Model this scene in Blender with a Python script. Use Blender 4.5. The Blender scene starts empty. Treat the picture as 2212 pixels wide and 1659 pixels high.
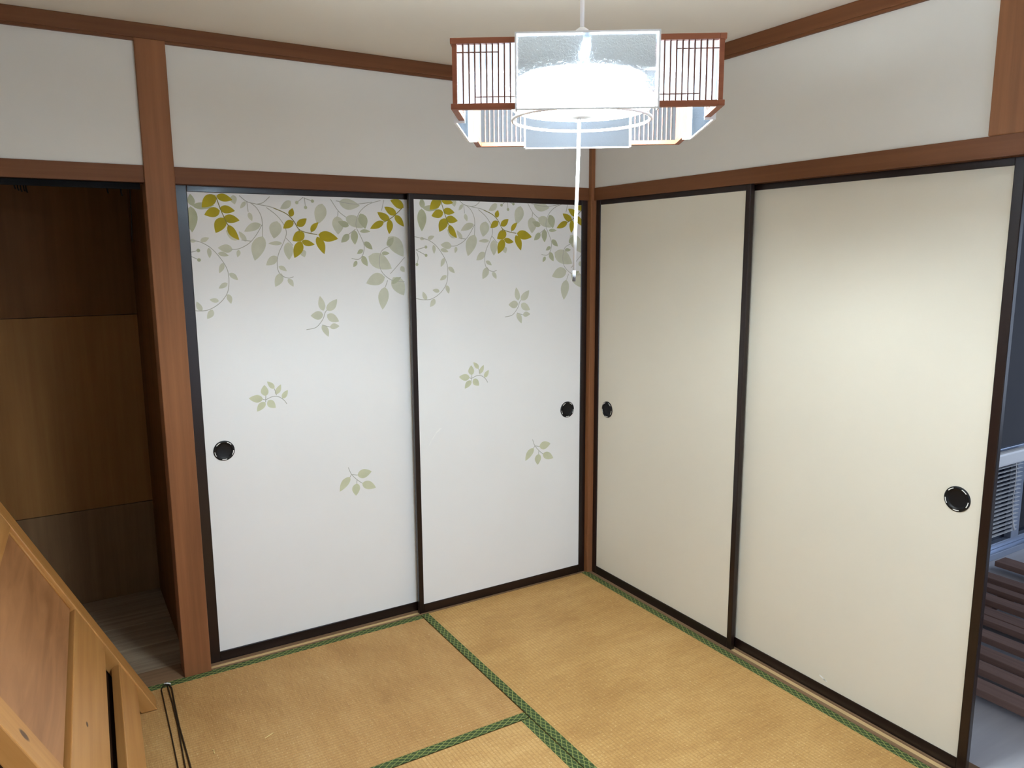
import bpy, bmesh, math, random
from mathutils import Vector, Matrix
random.seed(7)
S = bpy.context.scene
C = S.collection

# ------------------------------------------------------------------ camera
cam_data = bpy.data.cameras.new('camera'); cam = bpy.data.objects.new('camera', cam_data); C.objects.link(cam)
cam_data.sensor_width = 36.0; cam_data.lens = 1658.05/2212*36.0; cam_data.clip_start = 0.02
_R = Vector((0.85582, -0.51724, -0.00543)); _U = Vector((0.08884, 0.13664, 0.98663)); _F = Vector((0.50959, 0.84486, -0.16289))
cam.matrix_world = Matrix(((_R.x, _U.x, -_F.x, -2.1383), (_R.y, _U.y, -_F.y, -2.8444), (_R.z, _U.z, -_F.z, 1.5154), (0, 0, 0, 1)))
S.camera = cam

# ------------------------------------------------------------------ sky and exposure
W = bpy.data.worlds.new('sky'); S.world = W; W.use_nodes = True
bg = W.node_tree.nodes['Background']; bg.inputs[0].default_value = (0.62, 0.76, 1.0, 1); bg.inputs[1].default_value = 4.2
S.view_settings.view_transform = 'Standard'; S.view_settings.look = 'None'
S.view_settings.gamma = 1.0; S.view_settings.use_curve_mapping = False
S.view_settings.exposure = 0.2
def portal(loc, rot, sx, sy):                 # guides sky light through an opening, gives off no light of its own
    l = bpy.data.lights.new('daylight_portal', 'AREA'); l.shape = 'RECTANGLE'; l.size = sx; l.size_y = sy; l.cycles.is_portal = True
    o = bpy.data.objects.new('daylight_portal', l); C.objects.link(o); o.location = loc; o.rotation_euler = rot
portal((-0.57, -3.585, 1.025), (math.radians(90), 0, 0), 1.02, 1.45)
portal((3.41, -2.45, 1.10), (math.radians(90), 0, math.radians(90)), 1.5, 1.4)
TUBE_STRENGTH = 198.0

# ------------------------------------------------------------------ helpers
def srgb(r, g, b):
    f = lambda c: (c/255)/12.92 if c/255 <= 0.04045 else ((c/255+0.055)/1.055)**2.4
    return (f(r), f(g), f(b), 1.0)

class NT:
    """small wrapper for building a node material"""
    def __init__(s, name, rough=0.6, spec=0.3):
        s.m = bpy.data.materials.new(name); s.m.use_nodes = True
        s.t = s.m.node_tree; s.n = s.t.nodes; s.p = s.n['Principled BSDF']
        s.p.inputs['Roughness'].default_value = rough
        s.p.inputs['Specular IOR Level'].default_value = spec
    def new(s, typ, **kw):
        o = s.n.new(typ)
        for k, v in kw.items(): setattr(o, k, v)
        return o
    def link(s, a, b): s.t.links.new(a, b)
    def val(s, sock, v):
        if hasattr(v, 'links') or hasattr(v, 'is_output'): s.link(v, sock)
        else: sock.default_value = v
    def math(s, op, a, b=0.0, c=None):
        o = s.new('ShaderNodeMath', operation=op); s.val(o.inputs[0], a); s.val(o.inputs[1], b)
        if c is not None: s.val(o.inputs[2], c)
        return o.outputs[0]
    def coords(s, scale=(1, 1, 1), loc=(0, 0, 0)):
        tc = s.new('ShaderNodeTexCoord'); mp = s.new('ShaderNodeMapping'); s.link(tc.outputs['Object'], mp.inputs[0])
        mp.inputs['Scale'].default_value = scale; mp.inputs['Location'].default_value = loc
        return mp.outputs[0]
    def noise(s, vec, scale=5.0, detail=3.0, rough=0.5, dist=0.0):
        o = s.new('ShaderNodeTexNoise'); s.link(vec, o.inputs['Vector'])
        o.inputs['Scale'].default_value = scale; o.inputs['Detail'].default_value = detail
        o.inputs['Roughness'].default_value = rough; o.inputs['Distortion'].default_value = dist
        return o.outputs['Fac']
    def ramp(s, fac, stops):
        o = s.new('ShaderNodeValToRGB'); s.val(o.inputs[0], fac); e = o.color_ramp.elements
        e[0].position, e[0].color = stops[0]; e[1].position, e[1].color = stops[-1]
        for p, c in stops[1:-1]:
            k = e.new(p); k.color = c
        return o.outputs[0]
    def mix(s, fac, a, b, mode='MIX'):
        o = s.new('ShaderNodeMix', data_type='RGBA', blend_type=mode); s.val(o.inputs[0], fac)
        s.val(o.inputs[6], a); s.val(o.inputs[7], b); return o.outputs[2]
    def bump(s, height, strength=0.3, dist=0.001):
        o = s.new('ShaderNodeBump'); o.inputs['Strength'].default_value = strength; o.inputs['Distance'].default_value = dist
        s.link(height, o.inputs['Height']); s.link(o.outputs[0], s.p.inputs['Normal'])
    def color(s, c): s.val(s.p.inputs['Base Color'], c)

def plain(name, rgb, rough=0.6, spec=0.3, var=0.05, scale=6.0, bump=0.0, metal=0.0, coat=0.0):
    t = NT(name, rough, spec); c = srgb(*rgb); v = t.coords()
    n = t.noise(v, scale, 4)
    d = tuple(k*(1-var) for k in c[:3])+(1,); l = tuple(min(1, k*(1+var)) for k in c[:3])+(1,)
    t.color(t.ramp(n, [(0.3, d), (0.7, l)])); t.p.inputs['Metallic'].default_value = metal
    t.p.inputs['Coat Weight'].default_value = coat; t.p.inputs['Coat Roughness'].default_value = 0.08
    if bump:
        n2 = t.noise(v, 350, 3); t.bump(n2, bump, 0.0006)
    return t.m

def wood(name, light, dark, axis=0, grain=55.0, along=2.2, rough=0.5, spec=0.35, contrast=(0.35, 0.7), knots=(), swirl=0.0):
    """grain lines run along the given object axis"""
    t = NT(name, rough, spec)
    sc = [grain, grain, grain]; sc[axis] = along
    v = t.coords(tuple(sc)); n = t.noise(v, 1.0, 5, 0.6, swirl)
    v2 = t.coords(tuple(0.12*k if i != axis else 0.6*k for i, k in enumerate(sc)))
    n2 = t.noise(v2, 1.0, 2)
    f = t.math('ADD', t.math('MULTIPLY', n, 0.65), t.math('MULTIPLY', n2, 0.35))
    col = t.ramp(f, [(contrast[0], srgb(*dark)), (contrast[1], srgb(*light))])
    for (kx, ky, kz, rx, ry) in knots:
        vv = t.coords((1/rx, 1/ry, 0.0), (-kx/rx, -ky/ry, 0))
        ln = t.new('ShaderNodeVectorMath', operation='LENGTH'); t.link(vv, ln.inputs[0])
        k = t.math('SUBTRACT', 1.0, ln.outputs['Value']); k = t.math('MULTIPLY', k, 2.2); k = t.math('MINIMUM', t.math('MAXIMUM', k, 0.0), 0.85)
        col = t.mix(k, col, srgb(58, 38, 30))
    t.color(col); t.bump(n, 0.12, 0.0006)
    return t.m

def obj(name, bm, mat=None, parent=None, smooth=False):
    me = bpy.data.meshes.new(name); bmesh.ops.recalc_face_normals(bm, faces=bm.faces[:]); bm.to_mesh(me); bm.free()
    if smooth:
        for p in me.polygons: p.use_smooth = True
    if mat: me.materials.append(mat)
    o = bpy.data.objects.new(name, me); C.objects.link(o)
    if parent: o.parent = parent
    return o

def tag(o, label, cat, group=None, kind=None):
    o['label'] = label; o['category'] = cat
    if group: o['group'] = group
    if kind: o['kind'] = kind
    return o

def empty(name, loc=(0, 0, 0), rotz=0.0):
    o = bpy.data.objects.new(name, None); C.objects.link(o); o.location = loc; o.rotation_euler = (0, 0, rotz)
    o.empty_display_size = 0.05
    return o

def abox(bm, x0, x1, y0, y1, z0, z1, bev=0.0):
    b = bmesh.new()
    vs = [b.verts.new((x, y, z)) for x in (x0, x1) for y in (y0, y1) for z in (z0, z1)]
    for f in ((0, 1, 3, 2), (4, 6, 7, 5), (0, 4, 5, 1), (2, 3, 7, 6), (0, 2, 6, 4), (1, 5, 7, 3)): b.faces.new([vs[i] for i in f])
    if bev: bmesh.ops.bevel(b, geom=b.edges[:], offset=bev, segments=2, profile=0.5, affect='EDGES')
    me = bpy.data.meshes.new('tmp'); b.to_mesh(me); b.free(); bm.from_mesh(me); bpy.data.meshes.remove(me)

def box(name, x0, x1, y0, y1, z0, z1, mat, parent=None, bev=0.0):
    bm = bmesh.new(); abox(bm, min(x0, x1), max(x0, x1), min(y0, y1), max(y0, y1), min(z0, z1), max(z0, z1), bev)
    return obj(name, bm, mat, parent)

def atube(bm, pts, r, seg=8, cap=True, taper=None):
    pts = [Vector(p) for p in pts]; rings = []
    for i, p in enumerate(pts):
        d = (pts[min(i+1, len(pts)-1)]-pts[max(i-1, 0)]).normalized()
        a = d.orthogonal().normalized() if i == 0 else (prev - d*prev.dot(d)).normalized()
        prev = a; b = d.cross(a); rr = r if taper is None else taper[i]
        rings.append([bm.verts.new(p+(a*math.cos(2*math.pi*k/seg)+b*math.sin(2*math.pi*k/seg))*rr) for k in range(seg)])
    for A, B in zip(rings, rings[1:]):
        for k in range(seg): bm.faces.new((A[k], A[(k+1) % seg], B[(k+1) % seg], B[k]))
    if cap: bm.faces.new(rings[0][::-1]); bm.faces.new(rings[-1])

def tube(name, pts, r, mat, parent=None, seg=8, taper=None):
    bm = bmesh.new(); atube(bm, pts, r, seg, True, taper); return obj(name, bm, mat, parent, True)

def lathe(name, prof, mat, parent=None, seg=40, mtx=None, smooth=True):
    """profile of (radius, height) about local Z, optionally placed by a matrix"""
    bm = bmesh.new(); rings = []
    for r, z in prof:
        if r < 1e-6: rings.append([bm.verts.new((0, 0, z))])
        else: rings.append([bm.verts.new((r*math.cos(2*math.pi*k/seg), r*math.sin(2*math.pi*k/seg), z)) for k in range(seg)])
    for A, B in zip(rings, rings[1:]):
        for k in range(seg):
            k2 = (k+1) % seg
            if len(A) == 1 and len(B) == 1: continue
            if len(A) == 1: bm.faces.new((A[0], B[k2], B[k]))
            elif len(B) == 1: bm.faces.new((A[k], A[k2], B[0]))
            else: bm.faces.new((A[k], A[k2], B[k2], B[k]))
    if mtx: bmesh.ops.transform(bm, matrix=mtx, verts=bm.verts[:])
    return obj(name, bm, mat, parent, smooth)

def torus(name, R, r, z, mat, parent=None, n=96, m=14):
    bm = bmesh.new(); V = [[bm.verts.new(((R+r*math.cos(2*math.pi*j/m))*math.cos(2*math.pi*i/n), (R+r*math.cos(2*math.pi*j/m))*math.sin(2*math.pi*i/n), z+r*math.sin(2*math.pi*j/m))) for j in range(m)] for i in range(n)]
    for i in range(n):
        for j in range(m): bm.faces.new((V[i][j], V[(i+1) % n][j], V[(i+1) % n][(j+1) % m], V[i][(j+1) % m]))
    return obj(name, bm, mat, parent, True)

# ------------------------------------------------------------------ materials
M = {}
M['plaster'] = plain('white_plaster', (226, 222, 215), 0.9, 0.1, 0.015, 3, 0.25)
M['ceiling'] = plain('ceiling_board', (226, 218, 206), 0.9, 0.1, 0.02, 2, 0.15)
M['brown_x'] = wood('brown_stained_wood_x', (120, 76, 47), (96, 58, 34), 0, 40, 1.2, 0.55, 0.18)
M['brown_y'] = wood('brown_stained_wood_y', (120, 76, 47), (96, 58, 34), 1, 40, 1.2, 0.55, 0.18)
M['brown_z'] = wood('brown_stained_wood_z', (152, 101, 66), (122, 79, 50), 2, 40, 1.2, 0.55, 0.18)
M['sill_x'] = wood('sill_wood_x', (150, 118, 88), (118, 90, 66), 0, 60, 2.0, 0.5, 0.3)
M['sill_y'] = wood('sill_wood_y', (150, 118, 88), (118, 90, 66), 1, 60, 2.0, 0.5, 0.3)
M['groove'] = plain('groove_slide_tape', (214, 182, 132), 0.4, 0.4, 0.05, 8)
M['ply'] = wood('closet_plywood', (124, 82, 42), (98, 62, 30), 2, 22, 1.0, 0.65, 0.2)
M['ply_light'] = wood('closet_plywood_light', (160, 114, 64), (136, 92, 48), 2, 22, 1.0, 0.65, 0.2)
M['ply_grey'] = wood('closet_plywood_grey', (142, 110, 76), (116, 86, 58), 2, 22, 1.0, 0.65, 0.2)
M['plank'] = wood('closet_floor_board', (176, 156, 130), (136, 116, 96), 0, 50, 2.0, 0.7, 0.2)
M['paper_white'] = plain('white_door_paper', (243, 243, 243), 0.75, 0.2, 0.012, 2.5, 0.2)
M['paper_cream'] = plain('cream_door_paper', (228, 221, 205), 0.75, 0.2, 0.015, 2.5, 0.2)
M['black'] = plain('brown_black_lacquer', (30, 17, 14), 0.3, 0.35, 0.15, 3, 0.0, 0.0, 0.15)
M['pull_black'] = plain('black_pull_metal', (12, 11, 14), 0.45, 0.3, 0.1, 20)
M['inlay'] = plain('white_inlay', (240, 240, 236), 0.35, 0.5, 0.02, 20)
def flat(name, lo, hi):
    t = NT(name, 0.75, 0.2); n = t.noise(t.coords(), 18, 3); t.color(t.ramp(n, [(0.32, srgb(*lo)), (0.68, srgb(*hi))])); return t.m
M['Y'] = flat('print_yellow_olive', (166, 152, 44), (182, 164, 40))
M['G'] = flat('print_grey_green', (176, 180, 150), (190, 194, 166))
M['P'] = flat('print_pale_sage', (200, 202, 183), (213, 214, 196))
M['Q'] = flat('print_light_olive', (201, 204, 174), (214, 216, 188))
M['stem'] = flat('print_grey_stem', (176, 176, 168), (190, 188, 180))
M['ystem'] = flat('print_olive_stem', (132, 124, 66), (146, 138, 80))
M['scuff'] = plain('scuffed_paper', (250, 250, 248), 0.8, 0.2, 0.02, 40)
M['black_plastic'] = plain('black_plastic', (14, 12, 12), 0.75, 0.12, 0.1, 20)
M['white_plastic'] = plain('white_plastic', (244, 244, 244), 0.4, 0.4, 0.02, 10)
M['grey_plastic'] = plain('grey_plastic', (130, 130, 135), 0.4, 0.4, 0.05, 10)
M['lampwood'] = wood('lamp_red_brown_wood', (168, 104, 74), (138, 80, 56), 0, 60, 6, 0.45, 0.3)
M['slatwood'] = plain('lamp_slat_wood', (122, 84, 72), 0.5, 0.3, 0.06, 30)
M['alu'] = plain('aluminium', (176, 186, 204), 0.35, 0.5, 0.03, 10, 0, 0.7)
M['darkglass'] = plain('dark_window_glass', (12, 16, 30), 0.05, 0.6, 0.02, 2)
M['grey_wall'] = plain('grey_wall', (84, 84, 88), 0.9, 0.1, 0.03, 3, 0.2)
M['pale_floor'] = wood('pale_vinyl_floor', (206, 204, 206), (186, 184, 188), 0, 18, 1.5, 0.45, 0.3)
M['brown_slat'] = wood('brown_bed_slat', (150, 120, 108), (122, 94, 84), 1, 60, 2, 0.5, 0.3)
M['twine'] = plain('dark_brown_cord', (54, 38, 22), 0.7, 0.2, 0.2, 60)
M['straw'] = plain('pale_straw', (236, 214, 150), 0.7, 0.2, 0.1, 60)

def tatami_material():
    t = NT('tatami_rush', 0.62, 0.25)
    tc = t.new('ShaderNodeTexCoord'); sep = t.new('ShaderNodeSeparateXYZ'); t.link(tc.outputs['Object'], sep.inputs[0])
    X, Y = sep.outputs[0], sep.outputs[1]
    # ribs of the warp, running along the length of the mat
    rib = t.math('ABSOLUTE', t.math('SINE', t.math('MULTIPLY', Y, math.pi/0.0128)))
    # rushes lie across the mat: fine streaks
    n_r = t.noise(t.coords((420, 14, 1)), 1.0, 2, 0.6)
    n_c = t.noise(t.coords((1, 1, 1)), 3.2, 4, 0.6)
    n_s = t.noise(t.coords((9, 2.2, 1), (3, 1, 0)), 1.0, 4, 0.65)
    n_f = t.noise(t.coords((190, 78, 1)), 1.0, 2, 0.7)
    n_d = t.noise(t.coords((150, 78, 1), (7, 3, 0)), 1.0, 3, 0.7)
    n_b = t.noise(t.coords((60, 60, 1)), 1.0, 3, 0.6)
    f = t.math('ADD', t.math('MULTIPLY', n_r, 0.38), t.math('ADD', t.math('MULTIPLY', n_c, 0.30), t.math('MULTIPLY', n_s, 0.32)))
    col = t.ramp(f, [(0.34, srgb(172, 128, 74)), (0.5, srgb(200, 157, 96)), (0.66, srgb(218, 178, 116))])
    dk = t.math('MULTIPLY', t.math('POWER', t.math('SUBTRACT', 1.0, rib), 2.5), t.math('MULTIPLY', n_b, 0.85))
    col = t.mix(dk, col, srgb(150, 106, 56))
    sp = t.math('MULTIPLY', t.math('MINIMUM', t.math('MAXIMUM', t.math('MULTIPLY', t.math('SUBTRACT', n_d, 0.52), 5.0), 0.0), 1.0), 0.45)
    col = t.mix(sp, col, srgb(150, 104, 54))
    fl = t.math('MULTIPLY', t.math('MINIMUM', t.math('MAXIMUM', t.math('MULTIPLY', t.math('SUBTRACT', n_f, 0.62), 9.0), 0.0), 1.0), 0.6)
    col = t.mix(fl, col, srgb(240, 218, 165))
    info = t.new('ShaderNodeObjectInfo')
    t.color(t.mix(1.0, col, info.outputs['Color'], 'MULTIPLY'))
    h = t.math('ADD', t.math('MULTIPLY', t.math('POWER', rib, 0.5), 1.0), t.math('MULTIPLY', n_r, 0.5)); t.bump(h, 0.55, 0.0012)
    return t.m
M['tatami'] = tatami_material()

def border_material():
    t = NT('tatami_border_cloth', 0.8, 0.15)
    tc = t.new('ShaderNodeTexCoord'); sep = t.new('ShaderNodeSeparateXYZ'); t.link(tc.outputs['Object'], sep.inputs[0])
    X, Y = sep.outputs[0], sep.outputs[1]
    wob = t.math('MULTIPLY', t.math('SUBTRACT', t.noise(t.coords((1, 1, 1)), 70, 2), 0.5), 0.35)
    u = t.math('ADD', t.math('MULTIPLY', X, 1/0.030), wob); v = t.math('MULTIPLY', Y, 1/0.0175)
    def lines(e, w):
        k = t.math('ABSOLUTE', t.math('SUBTRACT', t.math('FRACT', e), 0.5)); return t.math('GREATER_THAN', k, 0.5-w)
    a = lines(t.math('ADD', u, v), 0.085); b = lines(t.math('SUBTRACT', u, v), 0.085)
    m = t.math('MAXIMUM', a, b)
    n = t.noise(t.coords((1, 1, 1)), 900, 2)
    base = t.ramp(n, [(0.3, srgb(50, 64, 38)), (0.7, srgb(76, 92, 56))])
    col = t.mix(t.math('MULTIPLY', m, 0.8), base, srgb(150, 156, 90)); t.color(col)
    t.bump(t.math('ADD', n, m), 0.3, 0.0005)
    return t.m
M['border'] = border_material()

def acrylic_material(name, rough, ftr):
    """textured sheet: scatters light forward, sends little back"""
    t = NT(name, 0.3, 0.4)
    out = t.n['Material Output']; rf = t.new('ShaderNodeBsdfRefraction'); tp = t.new('ShaderNodeBsdfTransparent'); tr = t.new('ShaderNodeBsdfTranslucent'); df = t.new('ShaderNodeBsdfDiffuse')
    rf.inputs['Color'].default_value = (0.74, 0.86, 1.0, 1); rf.inputs['Roughness'].default_value = rough; rf.inputs['IOR'].default_value = 1.35
    tr.inputs[0].default_value = (0.55, 0.62, 0.70, 1); tp.inputs[0].default_value = (0.90, 0.95, 1.0, 1); df.inputs[0].default_value = (0.35, 0.40, 0.48, 1)
    n = t.noise(t.coords(), 240, 3, 0.6, 0.8)
    bp = t.new('ShaderNodeBump'); bp.inputs['Strength'].default_value = 0.5; bp.inputs['Distance'].default_value = 0.002; t.link(n, bp.inputs['Height'])
    t.link(bp.outputs[0], rf.inputs['Normal'])
    def mx(f, p, q):
        m = t.new('ShaderNodeMixShader'); m.inputs[0].default_value = f; t.link(p, m.inputs[1]); t.link(q, m.inputs[2]); return m.outputs[0]
    sh = mx(0.10, rf.outputs[0], tp.outputs[0]); sh = mx(ftr, sh, tr.outputs[0]); sh = mx(0.05, sh, df.outputs[0])
    t.link(sh, out.inputs['Surface']); t.n.remove(t.p)
    return t.m
M['acrylic'] = acrylic_material('clear_textured_acrylic', 0.36, 0.012)
M['lattice_acrylic'] = acrylic_material('frosted_acrylic', 0.45, 0.16)
def tube_material():
    t = NT('fluorescent_tube'); t.p.inputs['Base Color'].default_value = (0.9, 0.9, 0.9, 1)
    t.p.inputs['Emission Color'].default_value = (0.80, 0.93, 1.0, 1); t.p.inputs['Emission Strength'].default_value = TUBE_STRENGTH
    return t.m
M['tube'] = tube_material()

# printed foliage of the doors, in millimetres from the upper left corner of the paper
LEAVES="""Y 94 10 45 52 36;Y 96 11 150 23 25;Y 105 61 52 77 32;Y 104 54 156 61 26;Y 115 86 170 94 28;Y 120 86 86 139 36;Y 129 111 165 163 25;Y 354 77 362 46 20;Y 363 93 324 120 26;Y 375 110 413 82 25;Y 427 131 457 95 19;Y 455 141 531 156 36;Y 449 149 475 214 29;Y 401 135 356 165 35;Y 388 166 360 228 33;Y 390 166 439 178 21;Y 774 59 724 31 27;Y 745 81 694 52 27;Y 720 88 662 116 25;Y 745 79 741 136 25;Y 767 62 805 106 25;Y 806 32 750 4 31;G 15 47 10 7 22;G 9 49 8 138 37;G 15 47 87 43 22;P 153 6 157 38 22;P -1 167 19 168 12;P 33 168 63 156 15;P 59 191 60 227 14;P 89 210 125 219 15;P 105 244 89 280 16;P 123 281 152 306 17;P 115 316 84 334 16;P 113 355 123 390 17;P 81 379 50 373 15;P 58 409 38 441 20;P 22 412 6 378 17;P 249 149 215 237 45;P 244 106 184 133 26;P 140 197 90 191 27;P 161 198 155 224 13;P 189 168 165 132 16;P 160 163 121 129 24;P 204 65 214 95 15;P 195 27 175 52 13;P 303 94 288 157 42;P 317 174 267 175 14;P 339 170 340 235 33;P 296 222 255 254 27;P 300 258 329 276 15;P 309 284 284 333 28;P 332 304 351 334 17;P 388 198 399 225 22;P 357 20 317 49 24;P 475 26 453 103 43;P 541 18 623 29 38;P 531 71 532 140 43;P 565 74 633 114 40;G 624 59 642 117 34;G 576 107 533 91 22;G 575 138 543 170 23;G 598 123 598 178 27;G 620 127 662 127 13;G 636 167 669 196 21;G 630 198 605 213 15;G 627 221 646 261 22;G 602 240 588 264 14;P 736 147 800 225 52;G 730 181 759 148 22;P 651 223 748 272 56;G 706 211 740 211 14;P 717 305 638 328 45;P 716 344 703 434 41;P 752 306 797 380 51;G 746 332 787 306 17;P 788 263 802 286 19;P 461 429 450 372 24;P 474 428 517 386 29;P 460 444 411 446 31;P 475 444 521 473 29;P 454 483 477 530 22;P 484 493 522 491 21;Q 215 750 164 742 27;Q 226 739 223 697 26;Q 259 714 234 685 17;Q 262 736 284 700 18;Q 287 755 309 724 18;Q 223 763 191 795 23;Q 233 757 260 788 26;Q 571 1100 632 1093 35;Q 590 1137 648 1165 32;Q 567 1134 562 1185 31;Q 540 1103 495 1157 29"""
STEMS="""95 15 108 58 127 107 134 114;292 47 337 66 363 91 382 122 410 134 451 141;382 122 383 134;427 134 429 129;800 33 757 70 720 90;15 47 50 56 79 51;-32 158 -1 164 35 172 69 194 100 233 118 271 120 314 111 353 83 387 44 409 6 411 -28 404;-20 211 4 205 24 200;-20 211 4 223 24 233;-17 221 -11 243 -17 268;174 7 199 27 233 35 275 42 294 47;233 35 256 29 281 7;210 30 234 51 249 89 247 151;248 108 226 144 198 175 162 194 136 196;206 167 172 163;199 27 202 63;267 46 301 72 325 103 335 135 323 170 303 210 295 246 299 278 316 296 336 302 353 297;332 154 357 182;404 5 379 25;408 6 411 42;406 8 438 18;508 9 536 51 565 74;536 51 533 71;529 14 602 24 673 14;709 7 659 23 622 53 606 90 607 115 623 148 635 181 629 215 611 234 582 231;602 119 575 138;749 181 707 202 696 249 708 288 749 319 801 324;728 318 718 344;804 228 770 263 741 292;723 4 712 46;392 498 430 491 457 462 467 437 474 428;454 483 484 493;215 750 225 753 250 744 274 747 293 762 303 778;224 763 226 739;259 714 266 740;534 1062 546 1092 569 1119 590 1137;549 1094 571 1100;546 1093 540 1103;568 1120 567 1134"""
BERRIES= [(24, 200), (24, 233), (-17, 269), (379, 25), (411, 42), (438, 18)]

# ================================================================== the room shell
H = 2.262
XL, YB = -2.64, -3.52
def st(o, label, cat): return tag(o, label, cat, kind='structure')

st(box('floor', XL-0.1, 0.0, YB-0.1, 1.0, -0.10, -0.055, M['plank']), 'bare sub-floor under the tatami mats', 'floor')
st(box('ceiling', XL-0.1, 3.4, YB-0.1, 1.05, H, H+0.05, M['ceiling']), 'plain beige ceiling above the hanging lamp', 'ceiling')
st(box('wall_back', XL, 0.10, 0.018, 0.060, 1.8205, H, M['plaster']), 'white plaster strip above the printed sliding doors', 'wall')
st(box('wall_right', 0.018, 0.060, YB, 0.018, 1.8205, H, M['plaster']), 'white plaster strip above the cream sliding doors', 'wall')
st(box('wall_left', XL-0.05, XL, YB, 0.03, -0.055, H, M['plaster']), 'white plaster wall left of the camera', 'wall')
bm = bmesh.new(); WX0, WX1, WZ0, WZ1 = -1.08, -0.06, 0.30, 1.75          # unseen window, added behind the camera for daylight on the doors
for (a, b, c, d) in ((XL-0.05, WX0, -0.055, H), (WX1, 3.4, -0.055, H), (WX0, WX1, -0.055, WZ0), (WX0, WX1, WZ1, H)): abox(bm, a, b, YB-0.06, YB, c, d)
st(obj('wall_front', bm, M['plaster']), 'white plaster wall behind the camera, with an added window', 'wall')
wf = empty('added_window', (WX0, YB-0.03, WZ0)); st(wf, 'unseen aluminium window added behind the camera to light the doors', 'window')
for (a, b, c, d) in ((0, 0.035, 0, WZ1-WZ0), (WX1-WX0-0.035, WX1-WX0, 0, WZ1-WZ0), (0.035, WX1-WX0-0.035, 0, 0.035), (0.035, WX1-WX0-0.035, WZ1-WZ0-0.035, WZ1-WZ0), (0.49, 0.53, 0.035, WZ1-WZ0-0.035)):
    box('frame', a, b, -0.02, 0.02, c, d, M['alu'], wf, 0.002)

# posts
def post(name, x0, x1, y0, y1, z0, z1, label, mat='brown_z', bev=0.003):
    return st(box(name, x0, x1, y0, y1, z0, z1, M[mat], None, bev), label, 'post')
post('trim_1', -1.826, -1.733, 0.006, 0.10, -0.055, H, 'brown wooden post between dark closet and printed doors')
post('trim_2', -0.002, 0.085, -0.002, 0.085, -0.055, H, 'narrow brown corner post where the two door walls meet', bev=0.002)
post('trim_3', 0.009, 0.060, -1.803, -1.702, 1.8205, 2.212, 'short wide brown post above the open end of the cream doors')

# head tracks (kamoi): a lip, grooves for two doors, a top slab
def kamoi_x(name, x0, x1, label):
    bm = bmesh.new()
    abox(bm, x0, x1, 0.0135, 0.120, 1.792, 1.8205)
    for a, b in ((0.0135, 0.0212), (0.047, 0.060), (0.088, 0.120)): abox(bm, x0, x1, a, b, 1.766, 1.7925)
    return st(obj(name, bm, M['brown_x']), label, 'door head')
kamoi_x('trim_4', -1.733, -0.002, 'brown wooden head track above the printed sliding doors')
kamoi_x('trim_5', XL, -1.826, 'brown wooden head track above the dark closet opening')
bm = bmesh.new(); abox(bm, 0.0135, 0.120, YB, -0.002, 1.792, 1.8205)
for a, b in ((0.0135, 0.0242), (0.048, 0.0565), (0.084, 0.120)): abox(bm, a, b, YB, -0.002, 1.766, 1.7925)
st(obj('trim_6', bm, M['brown_y']), 'brown wooden head track above the cream sliding doors', 'door head')

# ceiling beams with a stepped lower edge
bm = bmesh.new(); abox(bm, XL, 0.03, 0.0, 0.031, 2.216, H, 0.002); abox(bm, XL, 0.03, 0.007, 0.031, 2.208, 2.218, 0.001)
st(obj('trim_7', bm, M['brown_x']), 'brown ceiling beam over the printed door wall', 'beam')
bm = bmesh.new(); abox(bm, 0.0, 0.031, YB, 0.0, 2.216, H, 0.002); abox(bm, 0.007, 0.031, YB, 0.0, 2.208, 2.218, 0.001)
st(obj('trim_8', bm, M['brown_y']), 'brown ceiling beam over the cream door wall', 'beam')

# sills with two grooves lined with pale slide tape
def sill_x():
    bm = bmesh.new(); x0, x1 = -1.733, -0.002
    abox(bm, x0, x1, 0.012, 0.130, -0.055, -0.004)
    for a, b in ((0.012, 0.0225), (0.0455, 0.0610), (0.0860, 0.130)): abox(bm, x0, x1, a, b, -0.0045, 0.0)
    o = st(obj('trim_9', bm, M['sill_x']), 'brown grooved floor track under the printed sliding doors', 'door track')
    for a, b in ((0.0240, 0.0440), (0.0625, 0.0845)): box('slide_tape', x0, x1, a, b, -0.0045, -0.003, M['groove'], o)
sill_x()
def sill_y():
    bm = bmesh.new(); y0, y1 = YB, -0.002
    abox(bm, 0.008, 0.130, y0, y1, -0.055, -0.004)
    for a, b in ((0.008, 0.0250), (0.0480, 0.0565), (0.0810, 0.130)): abox(bm, a, b, y0, y1, -0.0045, 0.0)
    o = st(obj('trim_10', bm, M['sill_y']), 'brown grooved floor track under the cream sliding doors', 'door track')
    for a, b in ((0.0265, 0.0465), (0.0580, 0.0795)): box('slide_tape', a, b, y0, y1, -0.0045, -0.003, M['groove'], o)
sill_y()

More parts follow.
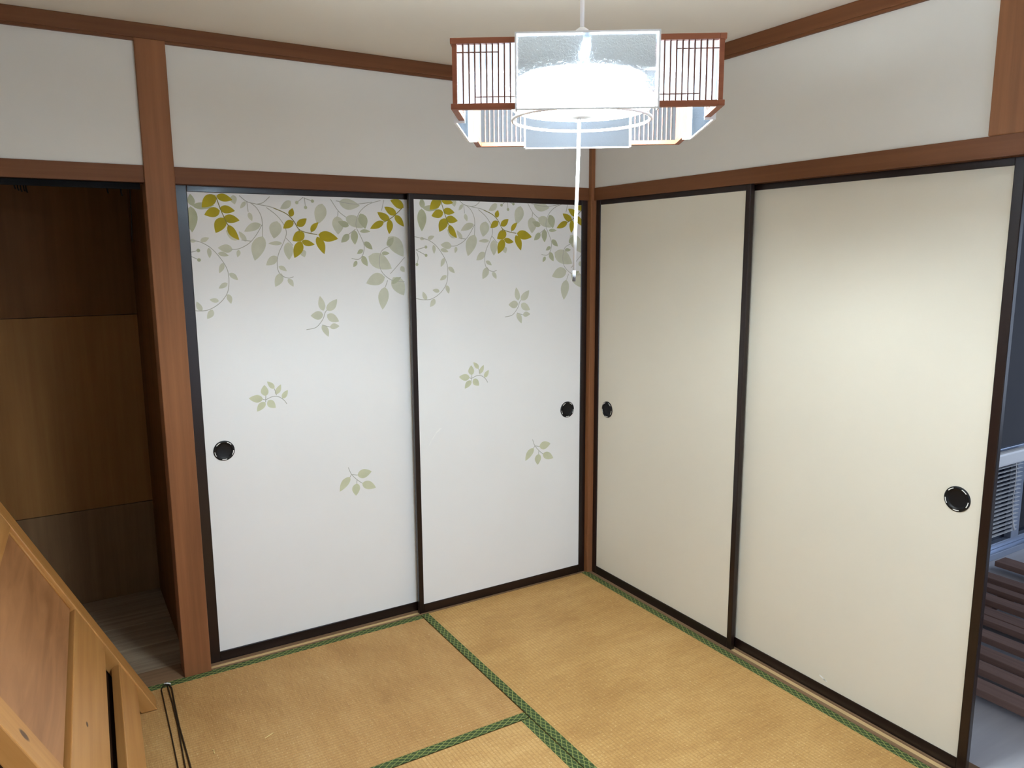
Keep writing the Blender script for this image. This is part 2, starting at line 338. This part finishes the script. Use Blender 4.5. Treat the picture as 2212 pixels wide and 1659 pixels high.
# ------------------------------------------------------------------ closet left of the post
CX0, CX1, CY0, CY1 = XL, -1.800, 0.045, 0.93
o = empty('wall_closet', (0, CY1, 0)); st(o, 'brown plywood lining inside the dark closet', 'wall')
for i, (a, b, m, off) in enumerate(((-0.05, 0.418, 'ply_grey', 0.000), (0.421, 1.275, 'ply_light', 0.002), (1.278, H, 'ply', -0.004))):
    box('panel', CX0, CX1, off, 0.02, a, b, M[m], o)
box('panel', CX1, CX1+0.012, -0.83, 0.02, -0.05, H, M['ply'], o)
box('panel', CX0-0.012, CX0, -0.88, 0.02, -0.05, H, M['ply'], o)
o = empty('floor_closet', (0, 0, 0)); st(o, 'grey worn floor boards inside the dark closet', 'floor')
box('threshold_board', CX0, -1.826, 0.012, 0.128, -0.05, 0.0, M['sill_x'], o, 0.001)
yb = 0.1305
for wd in (0.105, 0.118, 0.098, 0.122, 0.110, 0.120, 0.119):
    y2 = min(yb+wd, CY1-0.001); box('floor_board', CX0, CX1-0.001, yb, y2-0.0025, -0.05, -0.004+random.uniform(-0.001, 0.001), M['plank'], o, 0.001); yb = y2
st(box('wall_closet_rear', XL-0.1, 3.4, 0.96, 1.0, -0.1, H, M['grey_wall']), 'rear wall behind the closet lining', 'wall')

# curtain rail with runners under the closet head track
o = empty('curtain_rail', (0, 0.05, 1.745)); tag(o, 'black curtain rail under the closet head track', 'curtain rail')
bm = bmesh.new(); abox(bm, XL+0.01, -1.838, -0.012, 0.012, 0.004, 0.020, 0.002); abox(bm, XL+0.01, -1.838, -0.016, -0.010, -0.001, 0.008)
obj('rail', bm, M['black_plastic'], o)
for x, l in ((-2.192, 0.012), (-2.184, 0.016), (-2.176, 0.020), (-2.168, 0.018), (-2.162, 0.022), (-1.936, 0.016), (-1.896, 0.022)):
    tube('runner_hook', [(x, 0, 0.004), (x+0.001, -0.002, -l*0.6), (x+0.003, 0, -l)], 0.0022, M['black_plastic'], o, 6)
tube('string', [(-1.868, 0.004, 0.004), (-1.870, 0.004, -0.08), (-1.874, 0.003, -0.155), (-1.874, 0.003, -0.172)], 0.0014, M['black_plastic'], o, 6)

# ------------------------------------------------------------------ tatami mats
def tatami(x0, x1, y0, y1, along, label, tint=(1, 1, 1, 1)):
    w = (x1-x0) if along == 'y' else (y1-y0); l = (y1-y0) if along == 'y' else (x1-x0)
    if along == 'x': e = empty('tatami_mat', (x0, y0, -0.055), 0)
    else: e = empty('tatami_mat', (x1, y0, -0.055), math.pi/2)
    tag(e, label, 'tatami mat', 'tatami mats')
    g = 0.0008; bw = 0.034
    r = box('rush_surface', g, l-g, g+0.001, w-g-0.001, 0, 0.055, M['tatami'], e, 0.0012); r.color = tint
    for a, b in ((g, bw), (w-bw, w-g)):
        box('border', g, l-g, a, b, 0.0535, 0.0560, M['border'], e, 0.0006)
    return e
tatami(-0.880, 0.006, -1.752, 0.010, 'y', 'tatami mat in the corner, along the cream doors')
tatami(XL+0.002, -0.882, -0.862, 0.010, 'x', 'tatami mat lying along the printed doors', (0.90, 0.88, 0.93, 1))
tatami(-1.760, -0.882, -2.630, -0.864, 'y', 'tatami mat at the bottom centre edge, paler than its neighbours', (1.06, 1.08, 1.15, 1))
tatami(XL+0.002, -1.762, -2.630, -0.864, 'y', 'tatami mat under the near end of the leaning headboard')
tatami(XL+0.002, -0.882, YB+0.004, -2.632, 'x', 'tatami mat under the camera along the rear wall')
tatami(-0.880, 0.006, YB+0.004, -1.754, 'y', 'tatami mat beside the open end of the cream doors')

# ================================================================== sliding doors
def leaf_outline(bx, bz, tx, tz, w, n=9, bend=0.0):
    dx, dz = tx-bx, tz-bz; L = math.hypot(dx, dz); ux, uz = dx/L, dz/L; px, pz = -uz, ux
    A, B = [], []
    for i in range(n+1):
        t = i/n; hw = 0.5*w*(math.sin(math.pi*t**0.78)**0.85 if 0 < t < 1 else 0.0)
        c = bend*L*math.sin(math.pi*t)
        A.append((bx+ux*L*t+px*(hw+c), bz+uz*L*t+pz*(hw+c))); B.append((bx+ux*L*t+px*(c-hw), bz+uz*L*t+pz*(c-hw)))
    return A+B[-2:0:-1]
def clip(poly, x0, x1, z0, z1):
    for ax, lim, sgn in ((0, x0, 1), (0, x1, -1), (1, z0, 1), (1, z1, -1)):
        out = []
        for i, p in enumerate(poly):
            q = poly[(i+1) % len(poly)]; pi = sgn*(p[ax]-lim) >= 0; qi = sgn*(q[ax]-lim) >= 0
            if pi: out.append(p)
            if pi != qi:
                t = (lim-p[ax])/(q[ax]-p[ax]); out.append((p[0]+(q[0]-p[0])*t, p[1]+(q[1]-p[1])*t))
        poly = out
        if len(poly) < 3: return []
    return poly
def smooth_path(pts, k=5):
    out = []
    for i in range(len(pts)-1):
        p0 = pts[max(i-1, 0)]; p1 = pts[i]; p2 = pts[i+1]; p3 = pts[min(i+2, len(pts)-1)]
        for j in range(k):
            t = j/k
            out.append(tuple(0.5*((2*p1[a])+(p2[a]-p0[a])*t+(2*p0[a]-5*p1[a]+4*p2[a]-p3[a])*t*t+(3*p1[a]-p0[a]-3*p2[a]+p3[a])*t**3) for a in (0, 1)))
    out.append(pts[-1]); return out

def print_leaves(paper, x_left, x_right, z_top, y_face, du, dv):
    """flat printed foliage on a door paper; du, dv shift the pattern (mm)"""
    bms = {}
    def put(key, poly, layer):
        poly = clip(poly, x_left+0.0003, x_right-0.0003, 0.05, z_top-0.0003)
        if len(poly) < 3: return
        bm = bms.setdefault(key, bmesh.new()); vs = [bm.verts.new((a, y_face-layer, b)) for a, b in poly]
        try: bm.faces.new(vs)
        except ValueError: pass
    cx = lambda u: x_left+(u+du)/1000.0
    cz = lambda v: z_top-(v+dv)/1000.0
    rnd = random.Random(3)
    for i, s in enumerate(STEMS.split(';')):
        n = [float(k) for k in s.split()]; pts = smooth_path([(cx(n[j]), cz(n[j+1])) for j in range(0, len(n), 2)])
        key = 'ystem' if i < 5 else 'stem'; hw = 0.0015 if i < 5 else 0.0013
        for a, b in zip(pts, pts[1:]):
            L = math.hypot(b[0]-a[0], b[1]-a[1]) or 1e-6; px, pz = -(b[1]-a[1])/L*hw, (b[0]-a[0])/L*hw
            put(key, [(a[0]+px, a[1]+pz), (b[0]+px, b[1]+pz), (b[0]-px, b[1]-pz), (a[0]-px, a[1]-pz)], 0.00050 if i < 5 else 0.00022)
    lay = {'P': 0.00012, 'Q': 0.00013, 'G': 0.00030, 'Y': 0.00042}
    for k, s in enumerate(LEAVES.split(';')):
        c, *n = s.split(); n = [float(j) for j in n]
        put(c, leaf_outline(cx(n[0]), cz(n[1]), cx(n[2]), cz(n[3]), n[4]/1000.0*1.08, 10, rnd.uniform(-0.05, 0.05)), lay[c]+(k % 7)*0.000008)
    for u, v in BERRIES:
        put('G', [(cx(u)+0.0062*math.cos(a*math.pi/6), cz(v)+0.0062*math.sin(a*math.pi/6)) for a in range(12)], 0.00034)
    names = {'Y': 'yellow_leaf_print', 'G': 'green_leaf_print', 'P': 'pale_leaf_print', 'Q': 'light_leaf_print', 'stem': 'stem_print', 'ystem': 'olive_stem_print'}
    for k, bm in bms.items(): obj(names[k], bm, M[k], paper)

def finger_pull(door, x, y_face, z):
    """round dished black pull with a ring of white dashes; local axis towards the room is -Y"""
    mt = Matrix.Translation((x, y_face, z)) @ Matrix.Rotation(math.radians(90), 4, 'X')
    p = lathe('finger_pull', [(0.0375, -0.001), (0.0375, 0.0026), (0.0362, 0.0040), (0.0300, 0.0040), (0.0288, 0.0032), (0.0275, 0.0014), (0.0240, 0.0006), (0.0, 0.0004)], M['pull_black'], door, 48, mt)
    for k in range(5):
        a0 = math.radians(54+72*k-15); pts = []
        bm = bmesh.new(); R0, R1 = 0.0317, 0.0341; n = 7; V = []
        for i in range(n+1):
            a = a0+math.radians(30)*i/n
            V.append([bm.verts.new((x+r*math.cos(a), y_face-0.0044+dy, z+r*math.sin(a))) for r, dy in ((R0, 0), (R1, 0), (R1, 0.0008), (R0, 0.0008))])
        for A, B in zip(V, V[1:]):
            for j in range(4): bm.faces.new((A[j], A[(j+1) % 4], B[(j+1) % 4], B[j]))
        bm.faces.new(V[0]); bm.faces.new(V[-1][::-1])
        obj('inlay_dash', bm, M['inlay'], p)

ZT, ZB, PH = 1.745, 0.038, 1.789
def sliding_door(name, loc, rot, w, sl, sr, paper_mat, pull_x, label, pull_z):
    d = empty(name, loc, rot); st(d, label, 'sliding door')
    D = 0.020
    box('stile', 0, sl, 0, D, -0.002, PH, M['black'], d, 0.0025)
    box('stile', w-sr, w, 0, D, -0.002, PH, M['black'], d, 0.0025)
    box('top_rail', sl, w-sr, 0.0015, D-0.001, ZT, PH, M['black'], d, 0.002)
    box('bottom_rail', sl, w-sr, 0.0005, D-0.001, -0.002, ZB, M['black'], d, 0.002)
    p = box('paper_panel', sl, w-sr, 0.004, D-0.003, ZB, ZT, M[paper_mat], d)
    finger_pull(d, pull_x, 0.004, pull_z)
    return d, p
d1, p1 = sliding_door('door_1', (-1.729, 0.0620, 0), 0, 0.883, 0.039, 0.022, 'paper_white', -1.626+1.729, 'white sliding door with leaf print, beside the brown post and closet', 0.817)
print_leaves(p1, 0.039, 0.861, ZT, 0.004, 0, 0)
d2, p2 = sliding_door('door_2', (-0.880, 0.0225, 0), 0, 0.877, 0.022, 0.033, 'paper_white', -0.108+0.880, 'white sliding door with leaf print, next to the room corner', 0.815)
print_leaves(p2, 0.022, 0.844, ZT, 0.004, 25, -13)
d3, p3 = sliding_door('door_3', (0.0250, -0.003, 0), -math.pi/2, 0.894, 0.030, 0.023, 'paper_cream', 0.0975, 'plain cream sliding door next to the room corner', 0.821)
d4, p4 = sliding_door('door_4', (0.0575, -0.860, 0), -math.pi/2, 0.919, 0.023, 0.028, 'paper_cream', 1.683-0.860, 'plain cream sliding door ending at the dark next room', 0.820)
# rubbed white marks on two of the papers
def scuff(paper, pts, y):
    bm = bmesh.new()
    for (x, z, l, a, wd) in pts:
        poly = leaf_outline(x, z, x+l*math.cos(a), z+l*math.sin(a), wd, 6); vs = [bm.verts.new((px, y, pz)) for px, pz in poly]; bm.faces.new(vs)
    obj('scuff_mark', bm, M['scuff'], paper)
scuff(p2, [(0.075, 0.755, 0.05, 0.9, 0.004), (0.095, 0.785, 0.035, 0.6, 0.006), (0.062, 0.735, 0.03, 1.0, 0.003), (0.11, 0.80, 0.02, 0.3, 0.004)], 0.0038)
scuff(p4, [(0.408, 0.068, 0.03, -0.35, 0.006), (0.425, 0.060, 0.02, -0.2, 0.004)], 0.0038)

# ================================================================== hanging lamp
LZ = 1.764
lamp = empty('pendant_lamp', (-1.2014, -1.562, LZ), -0.593)
tag(lamp, 'square hanging lamp with red-brown wooden lattice corners and frosted panels, lit', 'lamp')
HS, LH = 0.230, 0.115
def rot_mesh(bm, k): bmesh.ops.rotate(bm, cent=(0, 0, 0), matrix=Matrix.Rotation(k*math.pi/2, 3, 'Z'), verts=bm.verts[:])
CW = 0.119                      # half width of the proud centre panels
slat_bm = bmesh.new(); abox(slat_bm, -0.0011, 0.0011, -0.003, 0.0065, 0.0095, LH-0.0095); slat_mesh_obj = None
first_slat = None
for k in range(4):
    # L-shaped corner rails, top and bottom
    for nm, z0, z1 in (('bottom_rail', 0.0, 0.0095), ('top_rail', LH-0.0095, LH)):
        bm = bmesh.new()
        abox(bm, -HS, -CW, -HS, -HS+0.012, z0, z1, 0.001); abox(bm, -HS, -HS+0.012, -HS+0.012, -CW, z0, z1, 0.001)
        rot_mesh(bm, k); obj(nm, bm, M['lampwood'], lamp)
    bm = bmesh.new(); abox(bm, -HS+0.003, -HS+0.011, -HS+0.003, -HS+0.011, 0.0095, LH-0.0095); rot_mesh(bm, k); obj('corner_post', bm, M['lampwood'], lamp)
    for sgn in (-1, 1):
        for i in range(10):
            x = sgn*(HS-0.0215-0.0100*i)
            if first_slat is None: s = first_slat = obj('slat', slat_bm, M['slatwood'], lamp)
            else: s = first_slat.copy(); C.objects.link(s); s.parent = lamp
            c, sn = math.cos(k*math.pi/2), math.sin(k*math.pi/2); yy = -HS+0.006
            s.location = (x*c-yy*sn, x*sn+yy*c, 0); s.rotation_euler = (0, 0, k*math.pi/2)
        for (a, b, z) in ((HS-0.011, HS-0.0815, LH-0.0225), (HS-0.0415, CW, 0.0205)):
            bm = bmesh.new(); abox(bm, min(sgn*a, sgn*b), max(sgn*a, sgn*b), -HS+0.0045, -HS+0.0075, z-0.0007, z+0.0007); rot_mesh(bm, k); obj('crosspiece', bm, M['slatwood'], lamp)
        # diffusing sheet behind the lattice
        bm = bmesh.new(); xa, xb = sgn*(HS-0.011), sgn*CW
        bm.faces.new([bm.verts.new(v) for v in ((xa, -HS+0.010, 0.003), (xb, -HS+0.010, 0.003), (xb, -HS+0.010, LH-0.003), (xa, -HS+0.010, LH-0.003))])
        rot_mesh(bm, k); obj('lattice_sheet', bm, M['lattice_acrylic'], lamp)
    # proud centre panel with pale edges
    bm = bmesh.new()
    bm.faces.new([bm.verts.new(v) for v in ((-CW, -HS-0.007, -0.003), (CW, -HS-0.007, -0.003), (CW, -HS-0.007, LH+0.004), (-CW, -HS-0.007, LH+0.004))])
    rot_mesh(bm, k); obj('centre_panel', bm, M['acrylic'], lamp)
    bm = bmesh.new()
    for sx in (-1, 1): abox(bm, sx*CW-0.0015, sx*CW+0.0015, -HS-0.0085, -HS+0.012, -0.004, LH+0.005)
    abox(bm, -CW, CW, -HS-0.0085, -HS+0.002, LH+0.002, LH+0.005); abox(bm, -CW, CW, -HS-0.0085, -HS-0.004, -0.004, -0.0015)
    rot_mesh(bm, k); obj('panel_edge', bm, M['white_plastic'], lamp)
# inside: hanger bars, reflector, hub, two ring tubes, sockets
bm = bmesh.new(); abox(bm, -HS, HS, -0.006, 0.006, LH-0.004, LH); abox(bm, -0.006, 0.006, -HS, HS, LH-0.0042, LH-0.0002)
obj('hanger_bar', bm, M['white_plastic'], lamp)
lathe('reflector', [(0.0, 0.100), (0.10, 0.101), (0.125, 0.096), (0.125, 0.094), (0.10, 0.0985), (0.0, 0.0975)], M['white_plastic'], lamp)
lathe('hub', [(0.0, 0.022), (0.036, 0.024), (0.042, 0.034), (0.042, 0.098), (0.0, 0.098)], M['white_plastic'], lamp)
torus('ring_tube', 0.128, 0.0135, 0.0500, M['tube'], lamp)
torus('ring_tube', 0.092, 0.0135, 0.0800, M['tube'], lamp)
for a, R, z in ((0.6, 0.128, 0.05), (2.4, 0.128, 0.05), (4.4, 0.128, 0.05), (1.5, 0.092, 0.08), (3.6, 0.092, 0.08), (5.6, 0.092, 0.08)):
    tube('tube_clip', [(0.040*math.cos(a), 0.040*math.sin(a), 0.06), (R*math.cos(a), R*math.sin(a), z+0.0145)], 0.002, M['white_plastic'], lamp, 6)
torus('wire_guard', 0.136, 0.0030, 0.0180, M['white_plastic'], lamp, 72, 8)
lathe('collar', [(0.0, 0.172), (0.008, 0.173), (0.0125, 0.178), (0.0125, 0.186), (0.0060, 0.190), (0.0, 0.190)], M['white_plastic'], lamp, 24)
tube('neck', [(0, 0, 0.098), (0, 0, 0.178)], 0.005, M['white_plastic'], lamp, 12)
tube('hanging_rod', [(0, 0, 0.186), (0, 0, H-LZ-0.02)], 0.0042, M['white_plastic'], lamp, 12)
lathe('ceiling_rose', [(0.0, H-LZ-0.035), (0.030, H-LZ-0.033), (0.042, H-LZ-0.012), (0.042, H-LZ), (0.0, H-LZ)], M['white_plastic'], lamp, 32)
tube('pull_cord', [(-0.004, 0.0, 0.022), (-0.006, 0.0, -0.08), (-0.0095, 0.0, -0.18), (-0.0115, 0.0, -0.277)], 0.0033, M['white_plastic'], lamp, 10)
tube('cord_tip', [(-0.0115, 0.0, -0.276), (-0.0122, 0.0, -0.298)], 0.0034, M['grey_plastic'], lamp, 10)

# ================================================================== leaning headboard
al, th = math.radians(63.73), math.radians(-2.34)
ey = Vector((math.sin(th), -math.cos(th), 0)); ex = Vector((math.cos(th), math.sin(th), 0))
up = -ex*math.cos(al)+Vector((0, 0, 1))*math.sin(al); X = -ey; N = X.cross(up)
hb = empty('headboard'); hb.matrix_world = Matrix(((X.x, up.x, N.x, -1.934), (X.y, up.y, N.y, -0.074), (X.z, up.z, N.z, 0.0015), (0, 0, 0, 1)))
tag(hb, 'honey pine bed headboard leaning at the lower left of the room', 'headboard')
M['pine_y'] = wood('honey_pine_up', (198, 144, 82), (168, 114, 58), 1, 45, 1.5, 0.38, 0.4, (0.3, 0.7), ((-1.053, 0.628, 0, 0.012, 0.020),))
M['pine_x'] = wood('honey_pine_across', (198, 146, 86), (170, 116, 60), 0, 45, 1.5, 0.38, 0.4, (0.3, 0.7), ((-0.714, 0.405, 0, 0.014, 0.006),))
M['veneer'] = wood('veneer_panel', (176, 124, 80), (142, 94, 56), 0, 14, 1.6, 0.42, 0.4, (0.36, 0.64), (), 1.6)
HT = 0.93
def hpost(x0, x1):
    bm = bmesh.new(); abox(bm, x0, x1, 0.0, HT, -0.045, 0.0, 0.003)
    for v in bm.verts:                     # feet cut level with the floor
        if v.co.y < 0.01: v.co.y += -v.co.z*math.cos(al)/math.sin(al)
    return obj('post', bm, M['pine_y'], hb)
hpost(-0.088, 0.0); hpost(-1.104, -1.010)
box('lower_slat', -1.010, -0.088, 0.117, 0.222, -0.032, -0.004, M['pine_x'], hb, 0.003)
box('lower_rail', -1.010, -0.088, 0.303, 0.466, -0.030, -0.003, M['pine_x'], hb, 0.003)
box('panel', -1.010, -0.088, 0.474, 0.800, -0.030, -0.016, M['veneer'], hb)
box('top_rail', -1.010, -0.088, 0.795, HT, -0.036, -0.001, M['pine_x'], hb, 0.004)
tube('bead', [(-0.0895, 0.474, -0.014), (-0.0895, 0.795, -0.014)], 0.0035, M['pine_y'], hb, 8)

fb = empty('added_backing_board'); fb.matrix_world = hb.matrix_world.copy(); tag(fb, 'added dark board behind the pine headboard, standing in for the shade in its gap', 'added_backing_board')  # added board, keeps the headboard gap nearly black
M['gap_shade_board'] = wood('gap_shade_board', (74, 46, 28), (52, 31, 18), 0, 30, 1.5, 0.6, 0.2)  # dark brown stands in for shade behind the gap
bm = bmesh.new(); abox(bm, -1.08, -0.02, 0.0, 0.78, -0.066, -0.050)
for v in bm.verts:
    if v.co.y < 0.01: v.co.y += -v.co.z*math.cos(al)/math.sin(al)
obj('panel', bm, M['gap_shade_board'], fb)
for x0 in (-1.08, -0.07): 
    bm = bmesh.new(); abox(bm, x0, x0+0.05, 0.0, 0.80, -0.090, -0.0665)
    for v in bm.verts:
        if v.co.y < 0.01: v.co.y += -v.co.z*math.cos(al)/math.sin(al)
    obj('post', bm, M['gap_shade_board'], fb)

# ------------------------------------------------------------------ cords on the mat, tied at one end
def cord(pts, r, par): return tube('cord', [(a, b, 0.0015+r) for a, b in pts], r, M['twine'], par, 6)
t = empty('tied_cord', (-1.89, -0.02, 0)); tag(t, 'thin dark cords tied together, stretched along the mat beside the headboard', 'cord')
def loc(pts): return [(a+1.89, b+0.02) for a, b in pts]
cord(loc([(-1.886, -0.012), (-1.904, -0.020), (-1.911, -0.040), (-1.914, -0.16), (-1.918, -0.34), (-1.924, -0.54), (-1.93, -0.80)]), 0.0020, t)
cord(loc([(-1.889, -0.012), (-1.889, -0.06), (-1.889, -0.15), (-1.893, -0.31), (-1.903, -0.50), (-1.914, -0.78)]), 0.0022, t)
cord(loc([(-1.884, -0.012), (-1.878, -0.05), (-1.8835, -0.16), (-1.889, -0.31), (-1.8905, -0.50), (-1.894, -0.80)]), 0.0026, t)
cord(loc([(-1.891, -0.012), (-1.896, 0.000), (-1.889, 0.006)]), 0.0018, t)
tube('white_tie', [(-0.008, 0.014, 0.006), (0.003, 0.008, 0.0075), (0.012, 0.000, 0.006)], 0.0024, M['white_plastic'], t, 8)

for i, (pts, lb) in enumerate((([(-1.664, -0.517), (-1.652, -0.511), (-1.640, -0.505), (-1.634, -0.502)], 'longer loose bit of pale straw on the mat before the printed door'),
                               ([(-1.819, -0.488), (-1.815, -0.495), (-1.817, -0.505), (-1.816, -0.512)], 'short curled bit of pale straw nearer the tied cords'))):
    e = tube('straw_scrap', [(a, b, 0.0025) for a, b in pts], 0.0012, M['straw'], None, 6); tag(e, lb, 'straw', 'straw scraps')

# ================================================================== the dark next room
st(box('floor_next_room', 0.130, 3.4, YB, -0.90, -0.055, -0.004, M['pale_floor']), 'pale grey floor of the dark next room', 'floor')
st(box('wall_next_room', 0.09, 3.4, -0.90, -0.86, 0.56, H, M['grey_wall']), 'dark grey wall above the low window in the next room', 'wall')
st(box('wall_next_room_side', 0.09, 1.55, -0.90, -0.86, -0.055, 0.56, M['grey_wall']), 'grey wall beside the low window in the next room', 'wall')
bm = bmesh.new()
for (a, b, c, d) in ((YB-0.06, 1.0, -0.1, 0.40), (YB-0.06, 1.0, 1.80, H), (-1.70, 1.0, 0.40, 1.80), (YB-0.06, -3.20, 0.40, 1.80)): abox(bm, 3.36, 3.40, a, b, c, d)
st(obj('wall_outer', bm, M['grey_wall']), 'outer wall of the next room with the daylight opening', 'wall')
st(box('floor_outer', 0.0, 3.4, -0.90, 1.0, -0.10, -0.055, M['grey_wall']), 'bare floor behind the next room wall', 'floor')
wn = empty('window_1', (1.55, -0.90, 0)); st(wn, 'low dark aluminium window at floor level in the next room', 'window')
box('track', 0.0, 1.80, -0.055, 0.03, -0.004, 0.030, M['alu'], wn, 0.003)
box('frame', 0.0, 1.80, -0.020, 0.03, 0.030, 0.060, M['alu'], wn, 0.003)
box('frame', 0.0, 1.80, -0.020, 0.03, 0.530, 0.560, M['alu'], wn, 0.003)
box('frame', 0.49, 0.565, -0.025, 0.03, 0.060, 0.530, M['alu'], wn, 0.003)
box('frame', 0.0, 0.05, -0.020, 0.03, 0.060, 0.530, M['alu'], wn, 0.003)
box('pane', 0.05, 0.49, 0.008, 0.014, 0.060, 0.530, M['darkglass'], wn)
box('pane', 0.565, 1.80, 0.008, 0.014, 0.060, 0.530, M['darkglass'], wn)
vb = empty('venetian_blind', (1.60, -0.945, 0.10)); tag(vb, 'white venetian blind with pull cord over the low window', 'blind')
box('headrail', -0.02, 0.455, -0.022, 0.018, 0.385, 0.455, M['white_plastic'], vb, 0.012)
sl0 = None
for i in range(17):
    if sl0 is None:
        bm = bmesh.new(); abox(bm, 0.0, 0.43, -0.008, 0.008, -0.0008, 0.0008); bmesh.ops.rotate(bm, cent=(0, 0, 0), matrix=Matrix.Rotation(-0.08, 3, 'X'), verts=bm.verts[:])
        s = sl0 = obj('slat', bm, M['white_plastic'], vb)
    else: s = sl0.copy(); C.objects.link(s); s.parent = vb
    s.location = (0, 0, 0.022+0.0218*i)
tube('pull_cord', [(0.325, -0.024, 0.39), (0.330, -0.026, 0.30), (0.322, -0.026, 0.20), (0.335, -0.026, 0.12), (0.345, -0.026, 0.085)], 0.0018, M['white_plastic'], vb, 6)
tube('tassel', [(0.345, -0.026, 0.088), (0.352, -0.026, 0.060), (0.364, -0.026, 0.036)], 0.004, M['white_plastic'], vb, 8, [0.003, 0.005, 0.006])
bb = empty('slatted_bed_base', (0.45, -1.05, -0.004)); tag(bb, 'brown slatted bed base lying on the floor of the dark next room', 'bed base')
sl = [(0.475, 0.552), (0.614, 0.679), (0.727, 0.798), (0.872, 0.938), (1.019, 1.067), (1.075, 1.150), (1.219, 1.290), (1.352, 1.405), (1.462, 1.531), (1.690, 1.785)]
for i, (a, b) in enumerate(sl):
    box('slat', a-0.45, b-0.45, -1.75 if i < 9 else -1.3, 0.02+random.uniform(-0.015, 0.015), 0.026, 0.052, M['brown_slat'], bb, 0.002)
for yy in (-0.16, -0.95, -1.60): box('bearer', 0.0, 1.20 if yy < -0.9 else 1.34, yy-0.045, yy, 0.0, 0.026, M['brown_slat'], bb, 0.002)
